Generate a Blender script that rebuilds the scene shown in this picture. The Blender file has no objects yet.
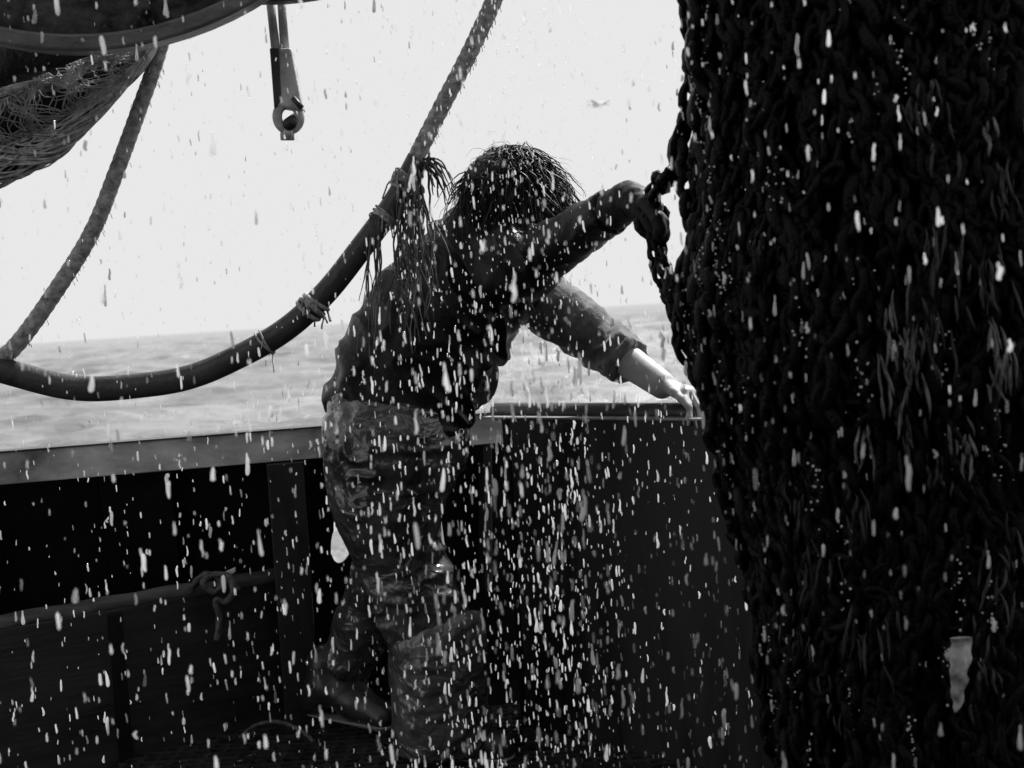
import bpy, math, random
import numpy as np
from mathutils import Vector, Matrix, Euler, noise as mn
random.seed(7); rng = np.random.default_rng(7)
R = math.radians
S = bpy.context.scene
C = S.collection
# ------------------------------------------------------------------ camera
F = 1280.0
EYE = Vector((0, 0, 1.21))
cam_d = bpy.data.cameras.new('camera'); cam = bpy.data.objects.new('camera', cam_d); C.objects.link(cam)
cam_d.sensor_width = 36; cam_d.lens = 45; cam_d.clip_start = 0.05; cam_d.clip_end = 40000
PITCH = math.atan(71.3 / F); ROLL = R(-3.66)
CM = Euler((math.pi / 2 - PITCH, 0, 0)).to_matrix() @ Matrix.Rotation(ROLL, 3, 'Z')
cam.matrix_world = Matrix.Translation(EYE) @ CM.to_4x4()
cam_d.dof.use_dof = True; cam_d.dof.focus_distance = 3.2; cam_d.dof.aperture_fstop = 5.0
S.camera = cam
def P(px, py, d):
    """the point of the place seen at (px, py) at world depth d"""
    v = CM @ Vector(((px - 512) / F, -(py - 384) / F, -1))
    return EYE + v * (d / v.y)
CMT = CM.transposed()
def proj(p):
    v = CMT @ (Vector(p) - EYE)
    return (512 + F * v.x / -v.z, 384 - F * v.y / -v.z, -v.z)
# ------------------------------------------------------------------ sky and sun
SUN_EL, SUN_AZ = 50, 38
EXPO = 1.0; SKY_CAP = 0.81 / 2 ** EXPO
w = bpy.data.worlds.new('World'); S.world = w; w.use_nodes = True
nt = w.node_tree; nt.nodes.clear()
sky = nt.nodes.new('ShaderNodeTexSky'); sky.sky_type = 'NISHITA'; sky.sun_disc = False
sky.sun_elevation = R(SUN_EL); sky.sun_rotation = R(SUN_AZ); sky.dust_density = 0.2; sky.air_density = 1.0
bw = nt.nodes.new('ShaderNodeRGBToBW')
mn_ = nt.nodes.new('ShaderNodeMath'); mn_.operation = 'MINIMUM'; mn_.inputs[1].default_value = SKY_CAP / 0.15
bg = nt.nodes.new('ShaderNodeBackground'); bg.inputs['Strength'].default_value = 0.15
wo = nt.nodes.new('ShaderNodeOutputWorld')
nt.links.new(sky.outputs[0], bw.inputs[0]); nt.links.new(bw.outputs[0], mn_.inputs[0])
nt.links.new(mn_.outputs[0], bg.inputs['Color']); nt.links.new(bg.outputs[0], wo.inputs['Surface'])
sd = bpy.data.lights.new('sun', 'SUN'); sd.energy = 3.6; sd.angle = R(0.6); sd.color = (1, 1, 1)
so = bpy.data.objects.new('sun', sd); C.objects.link(so)
tos = Vector((math.sin(R(SUN_AZ)) * math.cos(R(SUN_EL)), math.cos(R(SUN_AZ)) * math.cos(R(SUN_EL)), math.sin(R(SUN_EL))))
so.rotation_euler = tos.to_track_quat('Z', 'Y').to_euler(); so.location = (0, 0, 30)
S.view_settings.view_transform = 'Standard'; S.view_settings.look = 'None'
S.view_settings.exposure = EXPO; S.view_settings.gamma = 1
S.cycles.max_bounces = 6; S.cycles.transparent_max_bounces = 24
# ------------------------------------------------------------------ materials
def mat(name, alb, rough=0.5, lo=None, hi=None, scale=8, stretch=(1, 1, 1), detail=6, bump=0.0, bscale=60, bstretch=(1, 1, 1),
        spec=0.5, metal=0.0, bdist=0.01, sheen=0.0, rvar=0.0, coat=0.0, subs=0.0):
    m = bpy.data.materials.new(name); m.use_nodes = True
    t = m.node_tree; b = t.nodes['Principled BSDF']
    tc = t.nodes.new('ShaderNodeTexCoord')
    def mp(s):
        x = t.nodes.new('ShaderNodeMapping'); x.inputs['Scale'].default_value = s
        t.links.new(tc.outputs['Object'], x.inputs[0]); return x
    if lo is None: lo, hi = alb * 0.65, alb * 1.35
    n = t.nodes.new('ShaderNodeTexNoise'); n.inputs['Scale'].default_value = scale; n.inputs['Detail'].default_value = detail
    n.inputs['Roughness'].default_value = 0.65
    t.links.new(mp(stretch).outputs[0], n.inputs['Vector'])
    r = t.nodes.new('ShaderNodeValToRGB')
    r.color_ramp.elements[0].position = 0.35; r.color_ramp.elements[1].position = 0.68
    r.color_ramp.elements[0].color = (lo, lo, lo, 1); r.color_ramp.elements[1].color = (hi, hi, hi, 1)
    t.links.new(n.outputs['Fac'], r.inputs[0]); t.links.new(r.outputs[0], b.inputs['Base Color'])
    b.inputs['Roughness'].default_value = rough; b.inputs['Specular IOR Level'].default_value = spec
    b.inputs['Metallic'].default_value = metal
    if sheen: b.inputs['Sheen Weight'].default_value = sheen; b.inputs['Sheen Roughness'].default_value = .35
    if coat: b.inputs['Coat Weight'].default_value = coat; b.inputs['Coat Roughness'].default_value = 0.12
    if subs: b.inputs['Subsurface Weight'].default_value = subs; b.inputs['Subsurface Radius'].default_value = (.01, .01, .01)
    if rvar:
        mr = t.nodes.new('ShaderNodeMapRange'); mr.inputs['To Min'].default_value = max(.03, rough - rvar); mr.inputs['To Max'].default_value = rough + rvar
        mr.inputs['From Min'].default_value = .3; mr.inputs['From Max'].default_value = .7
        t.links.new(n.outputs['Fac'], mr.inputs[0]); t.links.new(mr.outputs[0], b.inputs['Roughness'])
    if bump:
        n2 = t.nodes.new('ShaderNodeTexNoise'); n2.inputs['Scale'].default_value = bscale; n2.inputs['Detail'].default_value = 5
        t.links.new(mp(bstretch).outputs[0], n2.inputs['Vector'])
        bp = t.nodes.new('ShaderNodeBump'); bp.inputs['Strength'].default_value = bump; bp.inputs['Distance'].default_value = bdist
        t.links.new(n2.outputs['Fac'], bp.inputs['Height']); t.links.new(bp.outputs[0], b.inputs['Normal'])
    return m
M = {}
M['panel'] = mat('dark_wet_paint', .02, .45, .004, .034, 5, (1.6, 1.6, .22), 8, .15, 30, (1, 1, .3), rvar=.15, spec=.3)
M['fascia'] = mat('bounce_grey_paint', .45, .5, .14, .75, 3.5, (1, 1, 2.0), 8, .2, 25, rvar=.1)  # sky bounce on the strip put into the pale colour; patches are random
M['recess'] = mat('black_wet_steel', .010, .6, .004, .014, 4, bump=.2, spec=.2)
M['bracket'] = mat('dull_grey_steel', .035, .5, .018, .05, 7, (1, 1, .4), bump=.2)
M['cap'] = mat('rubbing_rail', .06, .4, .03, .09, 9, (.3, 1, 1), bump=.2)
M['edge'] = mat('sunlit_cap_edge', .28, .4, .15, .4, 20)  # sunlight along the cap top put into a pale colour
M['board'] = mat('wet_dark_wood', .022, .42, .008, .035, 5, (.35, 1, 3), 9, .2, 9, (.3, 1, 8), rvar=.12, bdist=.006)
M['deck'] = mat('wet_deck', .012, .35, .006, .02, 6, bump=.3, bscale=18)
M['blocker'] = mat('blocker_paint', .03, .6)  # dark coat of the added sky-blocking wall and roof
M['hose'] = mat('black_rubber_hose', .045, .4, .025, .075, 9, (1, 1, 1), bump=.25, bscale=70, spec=.5)
M['rope'] = mat('grey_rope_fibre', .34, .85, .15, .55, 60, bump=.5, bscale=220, bdist=.003)
M['rope2'] = mat('pale_rope_fibre', .5, .85, .2, .7, 50, bump=.5, bscale=220, bdist=.003)
M['twine'] = mat('net_twine', .42, .8, .15, .6, 25)
M['wetrope'] = mat('dark_wet_rope', .10, .5, .05, .16, 60, bump=.5, bscale=220, bdist=.003)
M['fray'] = mat('frayed_fibre', .10, .8, .03, .2, 14, bump=.5, bscale=220, bdist=.003)
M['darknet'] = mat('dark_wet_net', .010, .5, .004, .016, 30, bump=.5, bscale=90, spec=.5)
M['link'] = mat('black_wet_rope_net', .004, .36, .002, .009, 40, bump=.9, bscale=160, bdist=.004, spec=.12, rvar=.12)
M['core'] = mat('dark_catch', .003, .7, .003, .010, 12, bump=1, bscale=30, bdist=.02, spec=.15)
M['tuft'] = mat('weedy_fibre', .09, .4, .02, .2, 30)
M['tuft2'] = mat('dull_fibre', .01, .45, .004, .022, 30)
M['steel'] = mat('galvanised_steel', .45, .5, .3, .6, 30, bump=.25, bscale=60)
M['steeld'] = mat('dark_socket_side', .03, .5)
M['flange'] = mat('drum_steel', .07, .5, .008, .22, 14, (1, 1, 1.5), 10, .4, 25, rvar=.15)
M['rim'] = mat('drum_rim', .12, .42, .05, .2, 14, (.3, 1, 1), bump=.2)
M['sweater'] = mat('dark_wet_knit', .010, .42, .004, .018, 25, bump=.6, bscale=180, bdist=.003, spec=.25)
M['sleeve'] = mat('sunlit_knit_sleeve', .12, .75, .07, .18, 25, bump=.6, bscale=180, bdist=.003, spec=.25, sheen=.4)  # paler copy of the knit, with sunlight put into its colour
M['skin'] = mat('wet_skin', .42, .55, .32, .5, 20, spec=.3, bump=.15, bscale=90, bdist=.003, subs=.1)
M['hand_layer'] = mat('dark_hand_layer', .012, .6, .006, .02, 30, bump=.5, bscale=120, bdist=.003, spec=.2)
M['hair'] = mat('wet_dark_hair', .014, .5, .008, .022, 40, spec=.3)
M['boot'] = mat('black_rubber_boot', .03, .3, .015, .05, 12, bump=.15, bscale=40)
M['sole'] = mat('boot_sole', .25, .6)
M['eye'] = mat('eye_white', .5, .1)
M['white'] = mat('white_plastic', .75, .4)
M['fish'] = mat('pale_fish_skin', .4, .35, .12, .75, 26, bump=.3, bscale=160, bdist=.002)
M['bird'] = mat('white_feathers', .8, .7, .75, .85)
M['birdg'] = mat('grey_feathers', .3, .7, .25, .35)
# oilskin: dark shiny film with crumpled creases
def oilskin(name, lo, hi, transl):
    m = mat(name, .05, .2, lo, hi, 9, (1, 1, .7), 8, spec=.8, rvar=.1, coat=.4)
    t = m.node_tree; b = t.nodes['Principled BSDF']
    tc = t.nodes.new('ShaderNodeTexCoord'); mp = t.nodes.new('ShaderNodeMapping'); mp.inputs['Scale'].default_value = (1, 1, 1.15)
    nz = t.nodes.new('ShaderNodeTexNoise'); nz.inputs['Scale'].default_value = 5; nz.inputs['Detail'].default_value = 3
    vm = t.nodes.new('ShaderNodeMixRGB'); vm.blend_type = 'ADD'; vm.inputs[0].default_value = .22
    t.links.new(tc.outputs['Object'], mp.inputs[0]); t.links.new(mp.outputs[0], nz.inputs['Vector']); t.links.new(mp.outputs[0], vm.inputs[1]); t.links.new(nz.outputs['Color'], vm.inputs[2])
    prev = None
    for sc_, ds in ((6, .028), (16, .012), (42, .0045)):
        v = t.nodes.new('ShaderNodeTexVoronoi'); v.feature = 'F1'; v.inputs['Scale'].default_value = sc_
        bp = t.nodes.new('ShaderNodeBump'); bp.inputs['Strength'].default_value = .8; bp.inputs['Distance'].default_value = ds
        t.links.new(vm.outputs[0], v.inputs['Vector']); t.links.new(v.outputs['Distance'], bp.inputs['Height'])
        if prev: t.links.new(prev.outputs[0], bp.inputs['Normal'])
        prev = bp
    t.links.new(prev.outputs[0], b.inputs['Normal'])
    if transl:
        tr = t.nodes.new('ShaderNodeBsdfTranslucent'); tr.inputs['Color'].default_value = (transl,) * 3 + (1,)
        mx = t.nodes.new('ShaderNodeMixShader'); mx.inputs[0].default_value = .35
        t.links.new(b.outputs[0], mx.inputs[1]); t.links.new(tr.outputs[0], mx.inputs[2])
        t.links.new(mx.outputs[0], t.nodes['Material Output'].inputs['Surface'])
    return m
M['oil'] = oilskin('oilskin', .018, .10, 0)
M['lower_leg'] = oilskin('pale_oilskin', .035, .17, 0)
M['bib'] = oilskin('oilskin_bib', .06, .12, .25)
def water_drop_mat():
    m = bpy.data.materials.new('water_drop'); m.use_nodes = True; t = m.node_tree; t.nodes.clear()
    o = t.nodes.new('ShaderNodeOutputMaterial')
    tl = t.nodes.new('ShaderNodeBsdfTranslucent'); tl.inputs[0].default_value = (.97, .97, .97, 1)
    gl = t.nodes.new('ShaderNodeBsdfGlossy'); gl.inputs['Roughness'].default_value = .15
    tp = t.nodes.new('ShaderNodeBsdfTransparent'); tp.inputs[0].default_value = (.93, .93, .93, 1)
    a = t.nodes.new('ShaderNodeMixShader'); a.inputs[0].default_value = .3
    t.links.new(tl.outputs[0], a.inputs[1]); t.links.new(gl.outputs[0], a.inputs[2])
    b = t.nodes.new('ShaderNodeMixShader')
    oi = t.nodes.new('ShaderNodeObjectInfo'); mr = t.nodes.new('ShaderNodeMapRange')
    mr.inputs['To Min'].default_value = .0; mr.inputs['To Max'].default_value = .8
    ge = t.nodes.new('ShaderNodeNewGeometry'); ad = t.nodes.new('ShaderNodeMath'); fr_ = t.nodes.new('ShaderNodeMath'); fr_.operation = 'FRACT'
    t.links.new(oi.outputs['Random'], ad.inputs[0]); t.links.new(ge.outputs['Random Per Island'], ad.inputs[1]); t.links.new(ad.outputs[0], fr_.inputs[0]); t.links.new(fr_.outputs[0], mr.inputs[0]); 
    lw = t.nodes.new('ShaderNodeLayerWeight'); lw.inputs[0].default_value = .35
    mxx = t.nodes.new('ShaderNodeMath'); mxx.operation = 'MAXIMUM'; pw = t.nodes.new('ShaderNodeMath'); pw.operation = 'POWER'; pw.inputs[1].default_value = 1.4
    t.links.new(lw.outputs['Facing'], pw.inputs[0]); t.links.new(pw.outputs[0], mxx.inputs[0]); t.links.new(mr.outputs[0], mxx.inputs[1]); t.links.new(mxx.outputs[0], b.inputs[0])
    t.links.new(a.outputs[0], b.inputs[1]); t.links.new(tp.outputs[0], b.inputs[2]); t.links.new(b.outputs[0], o.inputs[0])
    return m
M['drop'] = water_drop_mat()
M['bead'] = mat('glint_water_bead', .75, .1, .4, .9, 60)  # pale colour stands in for wet glints on the net
# ------------------------------------------------------------------ mesh helpers
class MB:
    def __init__(s): s.v = []; s.f = []
    def add(s, vs, fs):
        o = len(s.v); s.v.extend([tuple(v) for v in vs]); s.f.extend([tuple(i + o for i in f) for f in fs]); return s
    def box(s, c, size, rot=None):
        c = Vector(c); hx, hy, hz = [q / 2 for q in size]
        vs = [Vector((x, y, z)) for x in (-hx, hx) for y in (-hy, hy) for z in (-hz, hz)]
        if rot is not None: vs = [rot @ v for v in vs]
        return s.add([c + v for v in vs], [(0, 1, 3, 2), (4, 6, 7, 5), (0, 4, 5, 1), (2, 3, 7, 6), (0, 2, 6, 4), (1, 5, 7, 3)])
    def prism(s, pts, d):
        """closed polygon pts extruded by vector d"""
        n = len(pts); d = Vector(d); a = [Vector(p) for p in pts]
        fs = [tuple(range(n))[::-1], tuple(range(n, 2 * n))] + [(i, (i + 1) % n, n + (i + 1) % n, n + i) for i in range(n)]
        return s.add(a + [p + d for p in a], fs)
    def tube(s, pts, r, seg=10, twist=None, lobes=3, amp=.16, cap=True, jit=0):
        pts = [Vector(p) for p in pts]; n = len(pts)
        rr = r if hasattr(r, '__len__') else [r] * n
        T = [(pts[min(i + 1, n - 1)] - pts[max(i - 1, 0)]).normalized() for i in range(n)]
        u = T[0].orthogonal().normalized(); vs = []; L = 0
        for i in range(n):
            if i: L += (pts[i] - pts[i - 1]).length
            u = (u - T[i] * u.dot(T[i])).normalized(); v = T[i].cross(u)
            for k in range(seg):
                a = 2 * math.pi * k / seg; q = rr[i]
                if twist: q *= 1 - amp + 2 * amp * abs(math.cos(lobes * .5 * (a - L * twist)))
                if jit: q *= 1 + random.uniform(-jit, jit)
                vs.append(pts[i] + (u * math.cos(a) + v * math.sin(a)) * q)
        fs = [(i * seg + k, i * seg + (k + 1) % seg, (i + 1) * seg + (k + 1) % seg, (i + 1) * seg + k) for i in range(n - 1) for k in range(seg)]
        if cap: fs += [tuple(range(seg))[::-1], tuple(range((n - 1) * seg, n * seg))]
        return s.add(vs, fs)
    def ball(s, c, r, rot=None, nu=10, nv=7):
        c = Vector(c); r = Vector(r if hasattr(r, '__len__') else (r, r, r)); vs = []
        for j in range(1, nv):
            for i in range(nu):
                ph = math.pi * j / nv; th = 2 * math.pi * i / nu
                p = Vector((r.x * math.sin(ph) * math.cos(th), r.y * math.sin(ph) * math.sin(th), r.z * math.cos(ph)))
                vs.append(p)
        vs += [Vector((0, 0, r.z)), Vector((0, 0, -r.z))]
        if rot is not None: vs = [rot @ p for p in vs]
        t = (nv - 1) * nu
        fs = [(j * nu + i, (j + 1) * nu + i, (j + 1) * nu + (i + 1) % nu, j * nu + (i + 1) % nu) for j in range(nv - 2) for i in range(nu)]
        fs += [(t, i, (i + 1) % nu) for i in range(nu)] + [(t + 1, (nv - 2) * nu + (i + 1) % nu, (nv - 2) * nu + i) for i in range(nu)]
        return s.add([c + p for p in vs], fs)
    def torus(s, c, ax, R_, r, seg=24, rs=8, long=None, k=1.0, arc=(0, 2 * math.pi)):
        """ring round axis ax; long+k stretches it along 'long'"""
        c = Vector(c); ax = Vector(ax).normalized()
        u = Vector(long).normalized() if long is not None else ax.orthogonal().normalized()
        u = (u - ax * u.dot(ax)).normalized(); v = ax.cross(u); vs = []
        for i in range(seg):
            a = arc[0] + (arc[1] - arc[0]) * i / seg
            d = u * math.cos(a) + v * math.sin(a); pc = c + u * math.cos(a) * R_ * k + v * math.sin(a) * R_
            for j in range(rs):
                b = 2 * math.pi * j / rs; vs.append(pc + d * r * math.cos(b) + ax * r * math.sin(b))
        fs = [(i * rs + j, ((i + 1) % seg) * rs + j, ((i + 1) % seg) * rs + (j + 1) % rs, i * rs + (j + 1) % rs) for i in range(seg) for j in range(rs)]
        return s.add(vs, fs)
    def build(s, name, m, parent=None, smooth=True, bevel=0):
        me = bpy.data.meshes.new(name); me.from_pydata([tuple(v) for v in s.v], [], s.f); me.materials.append(m)
        o = bpy.data.objects.new(name, me); C.objects.link(o)
        if smooth: me.polygons.foreach_set('use_smooth', [True] * len(me.polygons))
        if bevel:
            b = o.modifiers.new('bevel', 'BEVEL'); b.width = bevel; b.segments = 2; b.limit_method = 'ANGLE'
        if parent is not None:
            o.parent = parent; o.matrix_parent_inverse = Matrix.Translation(-parent.location)
        return o
def tag(o, label=None, cat=None, group=None, kind=None):
    if label: o['label'] = label
    if cat: o['category'] = cat
    if group: o['group'] = group
    if kind: o['kind'] = kind
    return o
def thing(name, loc, label, cat, group=None):
    o = bpy.data.objects.new(name, None); o.empty_display_size = .1; C.objects.link(o); o.location = loc
    return tag(o, label, cat, group)
def spline(ctrl, n):
    """Catmull-Rom through ctrl"""
    c = [Vector(p) for p in ctrl]; c = [c[0] * 2 - c[1]] + c + [c[-1] * 2 - c[-2]]; out = []
    m = len(c) - 3
    for k in range(n + 1):
        t = k / n * m; i = min(int(t), m - 1); t -= i
        a, b, d, e = c[i:i + 4]
        out.append(.5 * ((2 * b) + (d - a) * t + (2 * a - 5 * b + 4 * d - e) * t * t + (3 * b - a - 3 * d + e) * t ** 3))
    return out
# ------------------------------------------------------------------ signed-distance modelling for the figure
class SDF:
    def __init__(s, lo, hi, h):
        s.lo = np.array(lo, float); s.h = h; s.n = np.ceil((np.array(hi) - s.lo) / h).astype(int) + 1
        s.f = np.full(s.n, .15, np.float32)
    def _sub(s, lo, hi):
        a = np.maximum(0, np.floor((np.array(lo) - s.lo) / s.h).astype(int)); b = np.minimum(s.n, np.ceil((np.array(hi) - s.lo) / s.h).astype(int) + 1)
        if (b <= a).any(): return None, None
        g = [s.lo[i] + s.h * np.arange(a[i], b[i]) for i in range(3)]
        return tuple(slice(a[i], b[i]) for i in range(3)), np.meshgrid(*g, indexing='ij')
    def _mix(s, sl, d, k):
        f = s.f[sl]; h = np.clip(.5 + .5 * (f - d) / k, 0, 1)
        s.f[sl] = f * (1 - h) + d * h - k * h * (1 - h)
    def cone(s, a, b, ra, rb, k=.02):
        a = np.array(a, float); b = np.array(b, float); m = max(ra, rb) + k + 3 * s.h + .02
        sl, g = s._sub(np.minimum(a, b) - m, np.maximum(a, b) + m)
        if sl is None: return s
        ab = b - a; L = float((ab * ab).sum()) + 1e-9
        t = np.clip(sum((g[i] - a[i]) * ab[i] for i in range(3)) / L, 0, 1)
        d = np.sqrt(sum((g[i] - a[i] - t * ab[i]) ** 2 for i in range(3))) - (ra + (rb - ra) * t)
        s._mix(sl, d, k); return s
    def ell(s, c, r, axes=None, k=.02):
        c = np.array(c, float); r = np.array(r, float); m = r.max() + k + 3 * s.h + .02
        sl, g = s._sub(c - m, c + m)
        if sl is None: return s
        A = np.eye(3) if axes is None else np.array([list(Vector(x).normalized()) for x in axes])
        q = [sum((g[j] - c[j]) * A[i][j] for j in range(3)) for i in range(3)]
        k0 = np.sqrt(sum((q[i] / r[i]) ** 2 for i in range(3))); k1 = np.sqrt(sum((q[i] / r[i] ** 2) ** 2 for i in range(3))) + 1e-6
        s._mix(sl, k0 * (k0 - 1) / k1, k); return s
    def cut(s, p, n):
        """keep the side the normal n points away from"""
        n = np.array(Vector(n).normalized()); g = [s.lo[i] + s.h * np.arange(s.n[i]) for i in range(3)]
        d = (g[0] - p[0])[:, None, None] * n[0] + (g[1] - p[1])[None, :, None] * n[1] + (g[2] - p[2])[None, None, :] * n[2]
        s.f = np.maximum(s.f, d.astype(np.float32)); return s
    def cutl(s, p, n, r):
        n = np.array(Vector(n).normalized()); p = np.array(p); sl, g = s._sub(p - r, p + r)
        d = sum((g[i] - p[i]) * n[i] for i in range(3)); rr = np.sqrt(sum((g[i] - p[i]) ** 2 for i in range(3)))
        s.f[sl] = np.where(rr < r, np.maximum(s.f[sl], d), s.f[sl]); return s
    def mesh(s):
        f = s.f; I = f < 0; nx, ny, nz = f.shape
        cnt = np.zeros((nx - 1, ny - 1, nz - 1), np.int8)
        for dx in (0, 1):
            for dy in (0, 1):
                for dz in (0, 1): cnt += I[dx:nx - 1 + dx, dy:ny - 1 + dy, dz:nz - 1 + dz]
        act = (cnt > 0) & (cnt < 8); ix = np.argwhere(act); idm = np.full(act.shape, -1, np.int64); idm[act] = np.arange(len(ix))
        acc = np.zeros((len(ix), 3)); num = np.zeros(len(ix))
        cor = [(a, b, c) for a in (0, 1) for b in (0, 1) for c in (0, 1)]
        for p in cor:
            for ax in range(3):
                if p[ax]: continue
                q = list(p); q[ax] = 1
                fa = f[ix[:, 0] + p[0], ix[:, 1] + p[1], ix[:, 2] + p[2]]; fb = f[ix[:, 0] + q[0], ix[:, 1] + q[1], ix[:, 2] + q[2]]
                m = (fa < 0) != (fb < 0); t = np.where(m, fa / np.where(m, fa - fb, 1), 0)
                e = np.tile(np.array(p, float), (len(ix), 1)); e[:, ax] += t
                acc[m] += e[m]; num[m] += 1
        V = s.lo + s.h * (ix + acc / num[:, None]); Q = []
        for ax in range(3):
            o1, o2 = [i for i in range(3) if i != ax]
            sl0 = [slice(1, -1)] * 3; sl1 = [slice(1, -1)] * 3
            sl0[ax] = slice(0, -1); sl1[ax] = slice(1, None)
            A = I[tuple(sl0)]; B = I[tuple(sl1)]
            e = np.argwhere(A != B); inside = A[e[:, 0], e[:, 1], e[:, 2]]
            base = e + 1; base[:, ax] -= 1
            def cell(d1, d2):
                c = base.copy(); c[:, o1] -= d1; c[:, o2] -= d2; return idm[c[:, 0], c[:, 1], c[:, 2]]
            q = np.stack([cell(1, 1), cell(0, 1), cell(0, 0), cell(1, 0)], 1)
            flip = inside if ax != 1 else ~inside
            q[~flip] = q[~flip][:, ::-1]; Q.append(q)
        Q = np.concatenate(Q); Q = Q[(Q >= 0).all(1)]
        return V, Q
    def build(s, name, m, parent, disp=None, smooth_iter=0):
        V, Q = s.mesh()
        me = bpy.data.meshes.new(name); me.from_pydata(V.tolist(), [], Q.tolist()); me.materials.append(m)
        me.polygons.foreach_set('use_smooth', [True] * len(me.polygons)); me.update()
        if disp:
            N = np.empty(len(V) * 3, np.float32); me.vertices.foreach_get('normal', N); N = N.reshape(-1, 3)
            d = np.array([disp(Vector(p)) for p in V]); V = V + N * d[:, None]
            me.vertices.foreach_set('co', V.astype(np.float32).ravel()); me.update()
        o = bpy.data.objects.new(name, me); C.objects.link(o); o.parent = parent; o.matrix_parent_inverse = Matrix.Translation(-parent.location)
        return o
# ================================================================== SEA
SEA_Z = -2.4
def build_sea():
    ang = np.radians(np.linspace(-34, 34, 420)); rad = 9 * (22000 / 9) ** (np.linspace(0, 1, 620) ** 1.0)
    r, a = np.meshgrid(rad, ang, indexing='ij'); X = r * np.sin(a); Y = r * np.cos(a); Z = np.zeros_like(X)
    g = np.random.default_rng(3)
    for i in range(46):
        lam = g.uniform(.8, 14) if i > 8 else g.uniform(12, 24); th = g.normal(1.75, .4)
        amp = .0105 * lam ** .7; fade = np.clip(lam * 60 / r - .3, 0, 1)
        ph = 2 * np.pi * (X * np.cos(th) + Y * np.sin(th)) / lam + g.uniform(0, 6.28)
        sft = np.sin(ph + .9 * np.sin(X / 17 + i) + .9 * np.cos(Y / 23 + 2 * i))
        Z += amp * fade * (sft + .35 * np.cos(2 * ph))
    V = np.stack([X, Y, Z + SEA_Z], -1).reshape(-1, 3); nr, na = X.shape
    i = np.arange(nr - 1)[:, None] * na + np.arange(na - 1)[None, :]
    Q = np.stack([i, i + 1, i + na + 1, i + na], -1).reshape(-1, 4)
    m = bpy.data.materials.new('sea_water'); m.use_nodes = True; t = m.node_tree; b = t.nodes['Principled BSDF']
    b.inputs['Roughness'].default_value = .22; b.inputs['IOR'].default_value = 1.33
    tc = t.nodes.new('ShaderNodeTexCoord'); mp = t.nodes.new('ShaderNodeMapping'); mp.inputs['Scale'].default_value = (.6, 1, 1)
    n = t.nodes.new('ShaderNodeTexNoise'); n.inputs['Scale'].default_value = 1.1; n.inputs['Detail'].default_value = 8; n.inputs['Roughness'].default_value = .6
    t.links.new(tc.outputs['Object'], mp.inputs[0]); t.links.new(mp.outputs[0], n.inputs['Vector'])
    bp = t.nodes.new('ShaderNodeBump'); bp.inputs['Strength'].default_value = .5; bp.inputs['Distance'].default_value = 1.1
    t.links.new(n.outputs[0], bp.inputs['Height']); t.links.new(bp.outputs[0], b.inputs['Normal'])
    # foam flecks and paler ruffled patches
    n2 = t.nodes.new('ShaderNodeTexNoise'); n2.inputs['Scale'].default_value = .22; n2.inputs['Detail'].default_value = 9; n2.inputs['Roughness'].default_value = .68
    mp2 = t.nodes.new('ShaderNodeMapping'); mp2.inputs['Scale'].default_value = (.6, 1, 1)
    t.links.new(tc.outputs['Object'], mp2.inputs[0]); t.links.new(mp2.outputs[0], n2.inputs['Vector'])
    cr = t.nodes.new('ShaderNodeValToRGB'); e = cr.color_ramp.elements
    e[0].position = .3; e[0].color = (.05, .05, .05, 1); e[1].position = .62; e[1].color = (.30, .30, .30, 1)
    x = e.new(.74); x.color = (.5, .5, .5, 1)
    t.links.new(n2.outputs[0], cr.inputs[0]); t.links.new(cr.outputs[0], b.inputs['Base Color'])
    me = bpy.data.meshes.new('sea'); me.from_pydata(V.tolist(), [], Q.tolist()); me.materials.append(m)
    me.polygons.foreach_set('use_smooth', [True] * len(me.polygons))
    o = bpy.data.objects.new('sea', me); C.objects.link(o); tag(o, kind='structure')
    far = MB(); far.add([(-60000, -60000, SEA_Z - 1.2), (60000, -60000, SEA_Z - 1.2), (60000, 60000, SEA_Z - 1.2), (-60000, 60000, SEA_Z - 1.2)], [(0, 1, 2, 3)])
    tag(far.build('deep_water', m, smooth=False), kind='structure')
build_sea()
# ================================================================== BOAT
# deck: grating of ribbed plates on a dark sheet
dk = MB(); dk.box((0, 1.2, -.05), (8, 6.2, .1)); d_o = tag(dk.build('deck', M['deck'], smooth=False), kind='structure')
gr = thing('deck_grating', P(300, 752, 3.62) * 1, 'ribbed dark deck grating at the feet of the fisherman beside the low boards', 'grating')
g = MB()
for i in range(46): g.box((-1.15 + i * .045, 3.45, .012), (.012, .75, .02))
for j in range(20): g.box((-.137, 3.09 + j * .0385, .014), (2.05, .010, .022))
g.build('lattice', mat('grating_steel', .03, .3, .015, .06, 20), gr, smooth=False)
# left bulwark
bul = thing('bulwark', (-1.5, 3.9, 0), 'left bulwark with patchy grey top strip above dark recesses', 'bulwark')
A = Vector((-1.40, 3.50, 0)); B = Vector((-.094, 3.76, 0)); dL = (B - A).normalized(); nL = Vector((-dL.y, dL.x, 0))
def onL(s, out, z): q = A + dL * s + nL * out; return Vector((q.x, q.y, z))
LX0, LX1 = -2.0, 1.42
H = .92
def slab(mb, s0, s1, prof):
    """prof: list of (out, z) polygon, extruded from s0 to s1"""
    mb.prism([onL(s0, o, z) for o, z in prof], dL * (s1 - s0))
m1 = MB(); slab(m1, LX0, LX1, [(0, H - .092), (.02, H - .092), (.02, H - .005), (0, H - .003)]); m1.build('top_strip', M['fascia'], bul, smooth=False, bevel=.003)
m1 = MB(); slab(m1, LX0, LX1, [(-.006, H - .003), (.055, H - .003), (.055, H + .001), (-.006, H + .001)]); m1.build('cap', M['cap'], bul, smooth=False, bevel=.002)
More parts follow.
